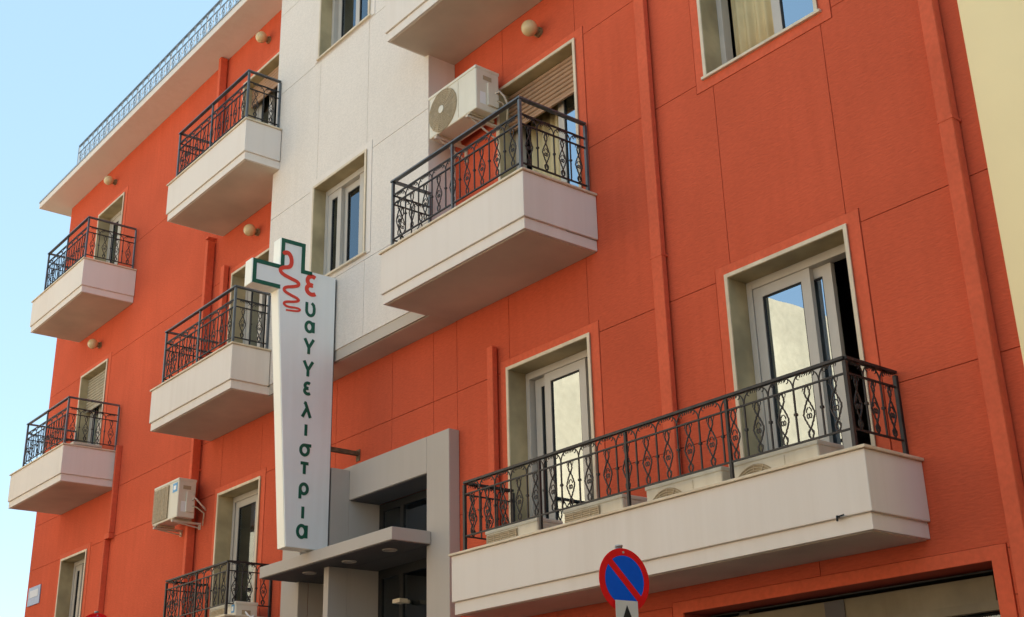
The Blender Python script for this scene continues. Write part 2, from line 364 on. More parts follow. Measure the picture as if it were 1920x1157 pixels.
# ------------------------------------------------------------------ balconies (parts of the building)
def balcony(x0, x1, y, zb, zt, fl=True, fr=True, wrap=None):
    """slab box; wrap = (side) where the box runs over the bay front"""
    p = put('balcony', B().box(x0 + .02, x1 - .02, y + .02, -.004 if not wrap else -.004, zb, zb + .10).mesh('balcony', M['cream_smooth'], worldpos(bld)), bld, bev=.003)
    pz = zb + .108
    def sub(n, b, m, bev=0): return put(n, b.mesh(n, M[m], worldpos(bld)), p, bev=bev)
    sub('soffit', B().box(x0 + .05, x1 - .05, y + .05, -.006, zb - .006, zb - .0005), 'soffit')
    T = .11
    yl = yr = -.004
    if wrap == 'left': yl = BY - .01
    if wrap == 'right': yr = BY - .01
    def U(e, lo, hi): return B().prism([(x0 - e, y - e), (x1 + e, y - e), (x1 + e, yr), (x1 - T - e, yr), (x1 - T - e, y + T + e), (x0 + T + e, y + T + e), (x0 + T + e, yl), (x0 - e, yl)], 'z', lo, hi)
    sub('parapet', U(0, pz, zt - .022), 'cream_smooth', .006)
    sub('core', B().box(x0 + .025, x1 - .025, y + .025, min(yl, yr) - .004, zb + .1005, pz + .02), 'cream_smooth')
    sub('cap', U(.02, zt - .0215, zt), 'marble', .004)
    sub('floor', B().box(x0 + T + .002, x1 - T - .002, y + T + .002, -.008, pz + .021, pz + .04), 'paving')
    return p
YB = -.88
balcony(-20.80, -18.45, YB, 9.28, 9.86)
balcony(-20.80, -18.45, YB, 6.22, 6.79)
balcony(-15.32, -12.98, YB, 9.28, 9.86, wrap='right')
balcony(-15.28, -12.98, YB, 6.22, 6.79, wrap='right')
balcony(-9.76, -7.50, YB, 6.22, 6.79, wrap='left')
balcony(-9.76, -7.50, YB, 9.29, 9.87, wrap='left')
balcony(-8.93, -4.54, -.63, 3.11, 3.64)
balcony(-15.15, -13.25, -.63, 3.11, 3.64)

# ------------------------------------------------------------------ doors and windows (parts of the building)
def sash(p, x0, x1, z0, z1, y, st=.085, th=.045, glass='glass', bot=.10):
    def sub(n, b, m, bev=0): return put(n, b.mesh(n, M[m], worldpos(bld)), p, bev=bev)
    sub('sash', B().box(x0, x0 + st, y, y + th, z0, z1).box(x1 - st, x1, y, y + th, z0, z1).box(x0 + st, x1 - st, y + .001, y + th - .001, z1 - st, z1).box(x0 + st, x1 - st, y + .001, y + th - .001, z0, z0 + bot), 'alu')
    e = .012
    sub('gasket', B().box(x0 + st, x0 + st + e, y + .008, y + .03, z0 + bot, z1 - st).box(x1 - st - e, x1 - st, y + .008, y + .03, z0 + bot, z1 - st).box(x0 + st + e, x1 - st - e, y + .008, y + .03, z1 - st - e, z1 - st), 'gasket')
    if glass: sub('glass', B().box(x0 + st + e, x1 - st - e, y + .018, y + .024, z0 + bot + .001, z1 - st - e), glass)
def curtain(p, x0, x1, z0, z1, y, m):
    n = max(12, int((x1 - x0) / .012)); b = B(); vs = []
    for i in range(n + 1):
        x = x0 + (x1 - x0) * i / n; yy = y + .022 * math.sin(x * 62) + .012 * math.sin(x * 23 + 1)
        vs += [(x, yy, z0), (x, yy, z1), (x, yy + .006, z1), (x, yy + .006, z0)]
    fs = []
    for i in range(n):
        for k in range(4): fs.append((4 * i + k, 4 * i + (k + 1) % 4, 4 * (i + 1) + (k + 1) % 4, 4 * (i + 1) + k))
    b.add(vs, fs, True)
    put('curtain', b.mesh('curtain', M[m], worldpos(bld)), p)
def opening(name, o, y_face, leaves=(), curt=(), shutter=None, depth=.19, sill=False, slat_m='slat', gm='glass'):
    x0, x1, z0, z1 = o; yf = y_face
    off = worldpos(bld)
    p = put(name, B().box(x0 + .031, x0 + .085, yf + depth, yf + depth + .10, z0, z1 - .031).box(x1 - .085, x1 - .031, yf + depth, yf + depth + .10, z0, z1 - .031)
            .box(x0 + .086, x1 - .086, yf + depth, yf + depth + .10, z1 - .10, z1 - .031).mesh(name, M['alu'], off), bld, bev=.003)
    def sub(n, b, m, bev=0): return put(n, b.mesh(n, M[m], off), p, bev=bev)
    L = yf + .285
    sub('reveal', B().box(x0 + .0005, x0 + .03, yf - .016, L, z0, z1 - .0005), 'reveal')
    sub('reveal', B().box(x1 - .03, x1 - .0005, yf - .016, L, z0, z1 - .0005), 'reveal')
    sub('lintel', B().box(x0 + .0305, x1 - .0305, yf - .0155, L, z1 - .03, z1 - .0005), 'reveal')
    # thin marble edging on the wall side of the reveal
    sub('edging', B().box(x0 - .006, x0 + .026, yf - .026, yf - .0165, z0, z1 + .006).box(x1 - .026, x1 + .006, yf - .026, yf - .0165, z0, z1 + .006).box(x0 + .0265, x1 - .0265, yf - .026, yf - .0165, z1 - .026, z1 + .006), 'marble')
    if sill:
        s2 = .035
        sub('sill', B().box(x0 - .03, x1 + .03, yf - s2, L, z0 - .028, z0 - .001), 'marble', .004)
    else:
        sub('threshold', B().box(x0 + .001, x1 - .001, yf + .001, L, z0 + .001, z0 + .04), 'marble')
    zz0 = z0 + (.045 if not sill else .005)
    top = z1 - .10
    for a, b_, k in leaves: sash(p, a, b_, zz0, top - .002, yf + depth + .012 + k * .05, glass=gm)
    for a, b_, m in curt: curtain(p, a, b_, zz0, top, yf + depth + .125, m)
    if shutter:
        n = int(round((z1 - .03 - shutter) / .052))
        pts = [(0, .0), (.010, .008), (.014, .020), (.012, .032), (.004, .040)]
        prof = [(-a, c) for a, c in pts] + [(.006, .040), (.006, 0)]
        b = B().prism([(yf + .115 + a, c) for a, c in prof], 'x', x0 + .034, x1 - .034); me = b.mesh('shutter_slat', M[slat_m], off)
        for k in range(n): put('shutter_slat', me, p, loc=(0, 0, z1 - .035 - .052 * (k + 1)))
        sub('shutter_backing', B().box(x0 + .034, x1 - .034, yf + .123, yf + .127, z1 - .035 - .052 * n, z1 - .036), 'grille_dark')
        sub('bottom_bar', B().box(x0 + .034, x1 - .034, yf + .10, yf + .125, z1 - .035 - .052 * n - .03, z1 - .037 - .052 * n), 'slat' if slat_m == 'slat' else 'slat_grey')
    return p
opening('balcony_door', D['R1'], 0, leaves=[(-5.96, -5.40, 0), (-5.72, -5.235, 1)], curt=[])
opening('balcony_door', D['N1'], 0, leaves=[(-8.555, -7.975, 0), (-8.75, -8.20, 1)], curt=[])
opening('balcony_door', D['M2'], 0, leaves=[(-8.20, -7.765, 0)], curt=[(-8.75, -8.22, 'curtain')], shutter=8.10)
opening('window', D['R2'], 0, leaves=[(-5.46, -4.96, 0)], curt=[(-5.98, -5.34, 'curtain')], sill=True)
opening('balcony_door', D['A3'], 0, leaves=[(-20.36, -19.95, 0), (-19.98, -19.60, 1)], gm='glass_dim', curt=[(-20.3, -20.0, 'curtain_w')])
opening('balcony_door', D['A2'], 0, leaves=[(-20.36, -19.98, 0), (-19.99, -19.62, 1)], shutter=7.97, slat_m='slat_grey')
opening('window', D['A1'], 0, leaves=[(-20.38, -20.10, 0), (-20.13, -19.75, 1)], curt=[(-19.95, -19.78, 'curtain_w')], gm='glass_dim', sill=True)
opening('balcony_door', D['C3'], 0, leaves=[(-14.81, -14.40, 0)], gm='glass_dim', shutter=11.3)
opening('balcony_door', D['C2'], 0, leaves=[(-14.81, -14.38, 0)], curt=[])
opening('balcony_door', D['C1'], 0, leaves=[(-14.80, -14.17, 0), (-14.20, -13.84, 1)], gm='glass_dim', curt=[])
opening('bay_window', bay_open['b2'], BY, leaves=[(-11.99, -11.69, 0), (-11.71, -11.25, 1), (-11.28, -10.97, 0)], curt=[(-11.66, -11.30, 'curtain_w'), (-11.26, -11.10, 'curtain')], sill=True, depth=.14, gm='glass_dim')
opening('bay_window', bay_open['b3'], BY, leaves=[(-11.99, -11.45, 1), (-11.47, -10.97, 0)], curt=[(-11.9, -11.5, 'curtain_w')], sill=True, depth=.14, gm='glass_dim')
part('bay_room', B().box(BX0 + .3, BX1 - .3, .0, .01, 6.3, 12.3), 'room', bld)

# shop opening
off = worldpos(bld)
sh = put('shop_front', B().box(-6.775, -4.165, .30, .36, .14, 2.66).mesh('shop_front', M['gasket'], off), bld)
put('lintel_panel', B().box(-6.775, -4.3, .22, .299, 2.70, 2.86).mesh('lintel_panel', M['lintel'], off), sh)
put('lintel_panel', B().box(-4.298, -4.165, .24, .299, 2.70, 2.86).mesh('lintel_panel', M['lintel'], off), sh)
put('head_frame', B().box(-6.775, -4.165, .18, .24, 2.64, 2.698).mesh('head_frame', M['lintel'], off), sh)
put('dark_panel', B().box(-5.62, -5.45, .212, .219, 2.705, 2.855).mesh('dark_patch', M['grey_dark'], off), sh)  # thin darker patch set on the lintel panel
put('glass', B().box(-6.7, -4.2, .27, .28, .3, 2.62).mesh('glass', M['glass_dim'], off), sh)

# ------------------------------------------------------------------ entrance portal and canopy (parts of the building)
YP = -.13
pf = put('entrance_portal', B().box(-10.02, -9.64, YP, -.001, 0, 5.045).mesh('entrance_portal', M['grey'], off), bld, bev=.008)
def psub(n, b, m, bev=0): return put(n, b.mesh(n, M[m], off), pf, bev=bev)
psub('beam', B().box(-12.50, -10.0205, YP, .28, 4.67, 5.045), 'grey', .006)
psub('pillar', B().box(-12.90, -12.502, YP, -.001, 0, 5.045), 'grey', .008)
psub('pillar_lining', B().box(-10.03, -10.0005, .0, .3, .14, 4.668), 'grey')
psub('pillar_lining', B().box(-12.52, -12.4995, .0, .3, .14, 4.668), 'grey')
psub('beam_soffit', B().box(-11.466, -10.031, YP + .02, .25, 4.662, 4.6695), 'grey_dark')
psub('fin', B().box(-11.565, -11.468, -.36, YP - .002, 0, 3.938), 'grey', .004)
psub('fin', B().box(-11.565, -11.468, YP - .0015, .27, 0, 3.937), 'grey', 0)
psub('fin', B().box(-11.565, -11.468, -.36, YP - .002, 4.072, 5.0), 'grey', .004)
psub('fin', B().box(-11.565, -11.468, YP - .0015, .27, 4.072, 4.668), 'grey', 0)
cn = put('entrance_canopy', B().box(-12.56, -9.94, -.59, YP - .003, 3.945, 4.07).mesh('entrance_canopy', M['grey'], off), bld, bev=.006)
put('canopy_slab', B().box(-12.49, -10.035, YP - .002, .25, 3.947, 4.068).mesh('canopy_slab', M['grey'], off), cn)
put('canopy_soffit', B().box(-12.48, -10.04, YP, .24, 3.936, 3.9465).mesh('canopy_soffit', M['grey_dark'], off), cn)  # underside coloured dark to stand for the shade there
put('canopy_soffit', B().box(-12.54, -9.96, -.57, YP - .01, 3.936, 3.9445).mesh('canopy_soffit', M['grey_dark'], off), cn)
for x in (-11.9, -11.1, -10.35):
    b = B(); b.tube([(x + .07 * math.cos(a * .524), -.34 + .07 * math.sin(a * .524), 3.932) for a in range(12)], .008, 6, closed=True)
    b.disc((x, -.34), 'z', .05, 3.93, 3.9355, 16)
    put('downlight', b.mesh('downlight', M['grey'], off), cn)
psub('door_frame', rects((-11.467, -10.03, .14, 4.66), [(-11.40, -11.06, 4.15, 4.58), (-11.0, -10.07, 4.15, 4.58), (-11.40, -11.06, .3, 3.85), (-11.0, -10.07, .3, 3.85)], .26, .30), 'gasket')
psub('glass', B().box(-11.46, -10.04, .275, .283, .2, 4.6), 'glass_dim')
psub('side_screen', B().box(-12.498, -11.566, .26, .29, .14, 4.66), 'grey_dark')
psub('door_knob', B().sphere((-10.14, .20, 3.45), .035, 12, 8).sphere((-10.12, .2, 4.42), .022, 10, 6), 'steel')
psub('wall_spotlight', B().box(-10.95, -10.82, .10, .2, 3.52, 3.56).tube([(-10.88, .2, 3.54), (-10.88, .26, 3.54)], .02, 8), 'marble')

# ------------------------------------------------------------------ wrought iron railings
IR = {}
def iron_meshes(style):
    """module geometry in local coordinates: x along the rail, z above the cap, y across"""
    if style in IR: return IR[style]
    zb, zm, zt = {'tall': (.10, .50, .60), 'low': (.14, .515, .62), 'roof': (.08, .32, .46)}[style]
    r = .0055
    b = B(); b.box(-r, r, -r, r, zb, zm)                                # plain bar with a fan of two curls above
    for s in (-1, 1):
        R = .075; pts = [(s * (R - R * math.cos(t)), 0, zm + (zt - zm - .008) * math.sin(t)) for t in [k * math.pi / 2 / 7 for k in range(8)]]
        b.tube(pts, .0055, 4)
        b.tube([(s * (.052 + .016 * math.cos(t)), 0, zt - .034 + .016 * math.sin(t)) for t in [k * .8 for k in range(7)]], .0042, 4)
    b.box(-.011, .011, -.011, .011, zb + (zm - zb) * .5, zb + (zm - zb) * .5 + .018)
    mi = 'roof_rail' if style == 'roof' else 'iron'
    bal = b.mesh('baluster', M[mi])
    b = B(); H = zm - zb
    n = 30
    def wdt(t):            # two crossing strands: small loop, large lozenge, small loop
        if t < .2: return .016 * math.sin(math.pi * t / .2)
        if t < .74:
            q = (t - .2) / .54; return .044 * (1 - abs(2 * q - 1) ** 1.25)
        q = (t - .74) / .26; return .019 * math.sin(math.pi * q)
    for s in (-1, 1):
        pts = [(s * wdt(k / n) + .0025 * math.sin(k * 2.6), s * .003, zb + H * k / n) for k in range(n + 1)]
        b.tube(pts, .0062, 4)
        c = zb + H * .46
        b.tube([(s * (.010 + .009 * math.cos(t)), 0, c + .017 * math.sin(t) - .010) for t in [k * .785 for k in range(8)]], .0045, 4, closed=True)
        b.tube([(s * .004, 0, c + .05), (s * .018, 0, c + .034), (s * .022, 0, c + .016)], .0045, 4)
        b.tube([(s * wdt(.2) * 0 + s * .004, 0, zb + H * .2), (s * .024, 0, zb + H * .14), (s * .02, 0, zb + H * .07), (s * .008, 0, zb + H * .06)], .0045, 4)
    for x in (-.036, -.014, .012, .034):                                # little drops under both rails
        b.tube([(x, 0, zm), (x + .004, 0, zm - .018), (x - .003, 0, zm - .036)], .0048, 4, r2=.0025)
    orn = b.mesh('scroll_ornament', M[mi])
    b = B()
    for x in (-.045, -.026, -.006, .015, .034): b.tube([(x, 0, zt - .004), (x + .005, 0, zt - .022), (x - .004, 0, zt - .038)], .005, 4, r2=.0028)
    b.tube([(-.05, 0, zt - .012), (0, 0, zt - .02), (.05, 0, zt - .012)], .004, 4)
    drop = b.mesh('drop_ornament', M[mi])
    IR[style] = (bal, orn, drop, zb, zm, zt)
    return IR[style]
def railing(x0, x1, y, z, dl, dr, style, label, hand=True, pitch=.218, posts=(), right_open=False):
    bal, orn, drop, zb, zm, zt = iron_meshes(style)
    mi, mb = ('roof_rail', 'roof_rail') if style == 'roof' else ('iron', 'iron_blue')
    t = thing('balcony_railing' if style != 'roof' else 'roof_railing', (x0, y, z), label, 'railing', 'wrought iron balcony railings' if style != 'roof' else None)
    W = x1 - x0; ztop = .765 if hand else zt
    def pb(n, b, m, bev=0): return put(n, b.mesh(n, M[m]), t, bev=bev)
    runs = [((0, 0), (W, 0))]
    if dl: runs.append(((0, 0), (0, dl)))
    if dr: runs.append(((W, 0), (W, dr)))
    for a, c in runs:
        L = math.hypot(c[0] - a[0], c[1] - a[1]); rz = math.atan2(c[1] - a[1], c[0] - a[0])
        for zz, hh, nm in ((zb, .012, 'bottom_rail'), (zm, .012, 'middle_rail'), (zt, .014 if hand else .02, 'top_rail')):
            wv = .008 if (hand or nm != 'top_rail') else .019
            b = B().box(0, L, -wv, wv, zz - hh / 2, zz + hh / 2)
            put(nm, b.mesh(nm, M[mi]), t, loc=(a[0], a[1], 0), rot=(0, 0, rz))
        if hand:
            b = B().prism([(-.024, .75), (-.024, .765), (-.016, .772), (.016, .772), (.024, .765), (.024, .75)], 'x', -.02, L)
            put('handrail', b.mesh('handrail', M['iron_blue']), t, loc=(a[0], a[1], 0), rot=(0, 0, rz))
        n = max(1, int(round(L / pitch))); q = L / n
        for k in range(n + 1):
            px_ = a[0] + (c[0] - a[0]) * k / n; py_ = a[1] + (c[1] - a[1]) * k / n
            if 0 < k < n:
                put('baluster', bal, t, loc=(px_, py_, 0), rot=(0, 0, rz))
            if k < n:
                mx_ = a[0] + (c[0] - a[0]) * (k + .5) / n; my_ = a[1] + (c[1] - a[1]) * (k + .5) / n
                put('scroll_ornament', orn, t, loc=(mx_, my_, 0), rot=(0, 0, rz))
                put('drop_ornament', drop, t, loc=(mx_, my_, 0), rot=(0, 0, rz))
    pp = [(0, 0), (W, 0)] + ([(0, dl)] if dl else []) + ([(W, dr)] if dr else []) + [(p, 0) for p in posts]
    for px_, py_ in pp:
        r = .011 if py_ == 0 and 0 < px_ < W else .0135
        pb('post', B().box(px_ - r, px_ + r, py_ - r, py_ + r, 0, ztop - .02), mi if not hand else 'iron_blue')
    return t
RY = -.835
railing(-20.36, -18.55, RY, 9.86, .80, .80, 'tall', 'black iron railing with scrolls on the top far left balcony', posts=(.9,))
railing(-20.36, -18.55, RY, 6.79, .80, .80, 'tall', 'black iron railing with scrolls on the lower far left balcony', posts=(.9,))
railing(-15.14, -13.07, RY, 9.86, .80, .46, 'tall', 'iron railing on the top middle balcony left of the cream bay', posts=(1.03,))
railing(-15.04, -13.07, RY, 6.79, .80, .46, 'tall', 'iron railing on the middle balcony behind the clinic sign', posts=(1.0,))
railing(-9.62, -7.57, RY, 6.79, .46, .80, 'tall', 'iron railing on the balcony with the large air conditioner above it', posts=(1.02,))
railing(-9.62, -7.57, RY, 9.87, .46, .80, 'tall', 'iron railing on the topmost balcony cut off by the picture edge', posts=(1.02,))
railing(-8.80, -4.64, -.575, 3.64, .555, .555, 'low', 'long low wrought iron railing across the wide balcony on the right', hand=False, posts=(1.04, 2.08, 3.12))
railing(-15.02, -13.35, -.575, 3.64, .555, .555, 'low', 'low dark iron railing at the bottom left beside the entrance canopy', hand=False, posts=(.85,))
railing(-20.6, -3.9, -.45, 12.50, 0, 0, 'roof', 'iron railing along the roof edge, overexposure put into its pale blue-grey', hand=False, posts=[1.3 * k for k in range(1, 13)])

# ------------------------------------------------------------------ globe lamps
def lamp(x, z, label, first=[None]):
    if first[0] is None:
        t = thing('globe_lamp', (x, 0, z), label, 'lamp', 'round wall lamps')
        put('wall_plate', B().disc((0, 0), 'y', .055, -.03, -.001, 20).mesh('wall_plate', M['brass']), t)
        put('collar', B().tube([(0, -.03, 0), (0, -.065, 0)], .042, 14).mesh('collar', M['brass']), t)
        put('globe', B().sphere((0, -.135, 0), .085, 24, 14).mesh('globe', M['lamp']), t)
        first[0] = t
    else:
        t = copy_tree(first[0]); t.location = (x, 0, z); t['label'] = label
lamp(-8.21, 8.93, 'round cream wall lamp above the brown shuttered balcony door')
lamp(-14.19, 12.02, 'round wall lamp high under the eaves left of the cream bay')
lamp(-14.20, 8.93, 'round wall lamp above the sign cross on the red wall')
lamp(-19.81, 12.03, 'round wall lamp under the eaves at the far left')
lamp(-19.74, 8.92, 'round wall lamp below the top left balcony')

# ------------------------------------------------------------------ air conditioners
def ac(x0, x1, y0, y1, z0, z1, label, fan=(.27, .30), bracket=True, sticker=None, square=False, simple=False):
    """fan = (centre as a fraction of the width, radius)"""
    t = thing('air_conditioner', ((x0 + x1) / 2, (y0 + y1) / 2, z0), label, 'air conditioner', 'outdoor air conditioning units')
    W = x1 - x0; H = z1 - z0
    part('casing', B().box(x0, x1, y0, y1, z0 + .025, z1), 'plastic', t, bev=.012)
    part('top_cover', B().box(x0 - .006, x1 + .006, y0 - .008, y1 + .004, z1 - .03, z1 + .006), 'plastic', t, bev=.008)
    cx = x0 + W * fan[0]; cz = z0 + H * .5; R = fan[1]
    if square:
        part('fan_grille', B().box(x0 + .03, x0 + W * .62, y0 - .004, y0 - .0005, z0 + .05, z1 - .04), 'grille_dark', t)
        b = B()
        for k in range(26):
            z = z0 + .06 + (H - .12) * k / 25; b.box(x0 + .03, x0 + W * .62, y0 - .014, y0 - .005, z, z + .010)
        for k in range(5):
            x = x0 + .03 + (W * .62 - .03) * k / 4; b.box(x - .004, x + .004, y0 - .018, y0 - .0145, z0 + .05, z1 - .04)
        o = part('grille_bars', b, 'grille', t)
    else:
        part('fan_grille', B().disc((cx, cz), 'y', R, y0 - .004, y0 - .0005, 40), 'grille_dark', t)
        b = B()
        for k in range(1, 12): 
            rr = R * k / 11.5
            b.tube([(cx + rr * math.cos(a * .2618), y0 - .012 - .012 * (1 - (k / 12) ** 2), cz + rr * math.sin(a * .2618)) for a in range(24)], .0036, 4, closed=True)
        for k in range(16):
            a = k * math.pi / 8; b.tube([(cx + .05 * math.cos(a), y0 - .022, cz + .05 * math.sin(a)), (cx + R * math.cos(a), y0 - .008, cz + R * math.sin(a))], .004, 4)
        part('grille_bars', b, 'grille', t)
        part('fan_hub', B().disc((cx, cz), 'y', .045, y0 - .034, y0 - .02, 20), 'plastic', t, bev=.004)
    part('front_panel_seam', B().box(x0 + W * .63, x0 + W * .634, y0 - .003, y0 - .0005, z0 + .05, z1 - .04), 'grille', t)
    [part('foot', B().box(xx, xx + .06, y0 - .01, y1 + .01, z0, z0 + .024), 'grille', t) for xx in (x0 + .1, x1 - .16)]
    if not simple:
        # service side (faces +x): recessed grip, valve cover, data plate, pipes
        ym = (y0 + y1) / 2
        part('grip', B().box(x1 + .0005, x1 + .004, ym - .06, ym + .05, z1 - .14, z1 - .09), 'grille_dark', t)
        part('valve_cover', B().box(x1 + .0005, x1 + .022, ym - .01, y1 - .02, z0 + .10, z1 - .17), 'plastic', t, bev=.006)
        part('data_plate', B().box(x1 + .0008, x1 + .003, y0 + .05, y0 + .12, z0 + .10, z0 + .24), 'sign_white', t)
        pts = [(x1 + .015, y1 - .06, z0 + .26), (x1 + .045, y1 - .03, z0 + .29), (x1 + .06, y1 + .02, z0 + .24), (x1 + .05, -.03, z0 + .17), (x1 + .045, -.004, z0 + .14)]
        part('hose', B().tube(pts, .012, 8), 'pipe_w', t)
        pts = [(x1 + .015, y1 - .05, z0 + .18), (x1 + .04, y1 + .0, z0 + .17), (x1 + .05, -.03, z0 + .10), (x1 + .03, -.03, z0 - .06)]
        part('hose', B().tube(pts, .009, 8), 'grille', t)
    if bracket:
        for x in ((x0 + .14, x1 - .14) if not square else (x0 + .1, x1 - .1)):
            b = B().box(x - .018, x + .018, y0 - .02, -.002, z0 - .028, z0 - .002).box(x - .018, x + .018, -.022, -.002, z0 - (.19 if not square else .09), z0 - .029)
            b.tube([(x, y0 + .04, z0 - .026), (x, -.02, z0 - (.17 if not square else .07))], .010, 4)
            part('bracket', b, 'pipe_w', t)
    if sticker:
        part('sticker', B().box(*sticker[0]), 'sticker', t)
        part('sticker_print', B().box(*sticker[1]), 'sign_white', t)
    return t
ac(-9.60, -8.77, -.40, -.10, 8.15, 8.68, 'large ivory air conditioner with a round tan fan grille, hung beside the cream bay', fan=(.31, .245))
ac(-16.06, -15.30, -.39, -.14, 5.13, 5.67, 'ivory air conditioner with a square grille and blue sticker on the left red wall', square=True,
   sticker=((-15.47, -15.335, -.3945, -.3905, 5.50, 5.62), (-15.44, -15.365, -.397, -.395, 5.53, 5.585)))
fl = 3.262
ac(-5.78, -5.00, -.48, -.20, fl, 3.80, 'rightmost air conditioner on the wide balcony, under the large glass door', fan=(.29, .22), bracket=False)
ac(-6.63, -5.86, -.48, -.20, fl, 3.80, 'second air conditioner from the right behind the long railing', fan=(.29, .22), bracket=False)
ac(-7.58, -6.89, -.48, -.20, fl, 3.80, 'air conditioner with a dusty square grille right of the narrow balcony door', square=True, bracket=False)
ac(-8.62, -7.92, -.48, -.20, fl, 3.80, 'leftmost air conditioner on the wide balcony, behind the left end of the railing', square=True, bracket=False)
ac(-13.93, -13.30, -.48, -.20, fl, 3.80, 'ivory air conditioner with a blue sticker on the low balcony beside the canopy', square=True, bracket=False,
   sticker=((-13.40, -13.33, -.485, -.4811, 3.68, 3.78), (-13.385, -13.345, -.488, -.4855, 3.70, 3.75)))
# small box on the lower left balcony
t = thing('storage_box', (-19.2, -.3, 6.4), 'pale box standing on the lower far left balcony behind its railing', 'box')
part('box', B().box(-19.45, -18.75, -.62, -.2, 6.37, 6.88), 'plastic', t, bev=.01)
part('lid', B().box(-19.47, -18.73, -.64, -.18, 6.882, 6.92), 'plastic', t, bev=.006)

# ------------------------------------------------------------------ the clinic sign
SX0, SX1 = -11.62, -11.455
sg = thing('vertical_sign', (-11.54, 0, 4.08), 'tall white tapering clinic sign with green cross, red snake and green Greek letters', 'sign')
body = [(-.385, 4.085), (-.385, 7.215), (-.79, 7.215), (-.79, 7.535), (-1.11, 7.535), (-1.11, 7.205), (-1.445, 7.205), (-1.445, 6.905), (-1.115, 6.905), (-.895, 4.085)]
part('sign_box', B().prism(body, 'x', SX0, SX1 - .012), 'lit_sign_edge', sg, bev=.006)
c = Vector((sum(p[0] for p in body) / len(body), sum(p[1] for p in body) / len(body)))
part('face_panel', B().prism([(-.392, 4.092), (-.392, 7.208), (-.797, 7.208), (-.797, 7.528), (-1.103, 7.528), (-1.103, 7.198), (-1.438, 7.198), (-1.438, 6.912), (-1.108, 6.912), (-.888, 4.092)], 'x', SX1 - .0115, SX1), 'sign_white', sg)
part('back_rim', B().box(SX0 + .02, SX1 - .02, -.384, -.372, 4.1, 7.2), 'grey_dark', sg)
F0, F1 = SX1 + .0005, SX1 + .005
w_ = .046
part('green_cross', B().ribbon([(-1.095, 6.935), (-1.415, 6.935), (-1.415, 7.175), (-1.08, 7.175), (-1.08, 7.505), (-.82, 7.505), (-.82, 7.185), (-.70, 7.185)], w_, 'x', F0, F1), 'green', sg)
# snake: a tapering squiggle
sn = [(-1.08, 7.34), (-1.04, 7.365), (-1.0, 7.36), (-0.97, 7.31), (-0.965, 7.24), (-0.99, 7.195), (-1.07, 7.175), (-1.11, 7.14), (-1.08, 7.095), (-0.97, 7.065), (-0.875, 7.045), (-0.86, 7.005), (-0.93, 6.975), (-1.04, 6.945), (-1.05, 6.90), (-0.97, 6.87), (-0.88, 6.85), (-0.85, 6.825), (-0.9, 6.80), (-1.03, 6.775), (-1.045, 6.745), (-1.0, 6.72), (-0.87, 6.735), (-0.83, 6.72), (-0.86, 6.695), (-1.01, 6.68)]
def smooth(p, it=2):
    for _ in range(it):
        q = [p[0]]
        for a, b_ in zip(p, p[1:]): q += [(a[0] * .75 + b_[0] * .25, a[1] * .75 + b_[1] * .25), (a[0] * .25 + b_[0] * .75, a[1] * .25 + b_[1] * .75)]
        p = q + [p[-1]]
    return p
sn2 = smooth(sn); N = len(sn2)
part('red_snake', B().ribbon(sn2, [.052 * (1 - .66 * k / N) * min(1, .5 + k / 8) for k in range(N)], 'x', F0, F1 + .002), 'sred', sg)
# letters, one part each; strokes in a unit box (x 0..1 rightwards = +y, z 0..1 up)
def arc(cx, cz, rx, rz, a0, a1, n=18): return [(cx + rx * math.cos(math.radians(a0 + (a1 - a0) * k / n)), cz + rz * math.sin(math.radians(a0 + (a1 - a0) * k / n))) for k in range(n + 1)]
G = {
    'epsilon': [arc(.55, .74, .38, .26, 50, 262, 14) + [(.62, .5)], [(.62, .5)] + arc(.55, .26, .42, .26, 98, 315, 14)],
    'upsilon': [[(.08, 1.0), (.08, .4)] + arc(.5, .4, .42, .38, 180, 360, 14) + [(.92, .62), (.84, .86), (.62, 1.0)]],
    'alpha': [arc(.45, .5, .38, .46, 0, 360, 24), [(.9, 1.0), (.9, 0.0)]],
    'gamma': [[(.02, 1.0), (.48, .42)], [(.98, 1.0), (.48, .42), (.48, -.0)]],
    'lambda': [[(.22, 1.0), (.36, .96), (.92, .0)], [(.52, .62), (.06, .0)]],
    'iota': [[(.5, 1.0), (.5, 0)]],
    'sigma': [arc(.45, .45, .38, .42, 0, 360, 24), [(.42, .87), (1.08, .87)]],
    'tau': [[(.05, .93), (.95, .93)], [(.5, .93), (.5, 0)]],
    'rho': [arc(.52, .62, .38, .36, 0, 360, 24), [(.14, .62), (.14, -.12)]],
}
seq = [('epsilon', 7.045, .155, .22, 1), ('upsilon', 6.755, .115, .155, 0), ('alpha', 6.545, .115, .125, 0), ('gamma', 6.315, .115, .175, 0), ('gamma', 6.055, .115, .175, 0),
       ('epsilon', 5.83, .095, .125, 0), ('lambda', 5.585, .115, .165, 0), ('iota', 5.36, .1, .125, 0), ('sigma', 5.145, .125, .13, 0), ('tau', 4.94, .105, .125, 0),
       ('rho', 4.70, .115, .145, 0), ('iota', 4.465, .1, .125, 0), ('alpha', 4.265, .125, .135, 0)]
for nm, zc, wl, hl, big in seq:
    b = B()
    yc = -.705 if nm != 'iota' else -.705
    for st in G[nm]:
        closed = st[0] == st[-1] or (abs(st[0][0] - st[-1][0]) < 1e-6 and abs(st[0][1] - st[-1][1]) < 1e-6)
        pts = [(yc + (px_ - .5) * wl, zc + (pz_ - .5) * hl) for px_, pz_ in st]
        if closed: pts = pts[:-1]
        b.ribbon(pts, .048 if big else .034, 'x', F0 + (.0002 if st is not G[nm][0] else 0), F1 + (.0004 if st is not G[nm][0] else 0), closed=closed)
    part('letter', b, 'sred' if big else 'green', sg)
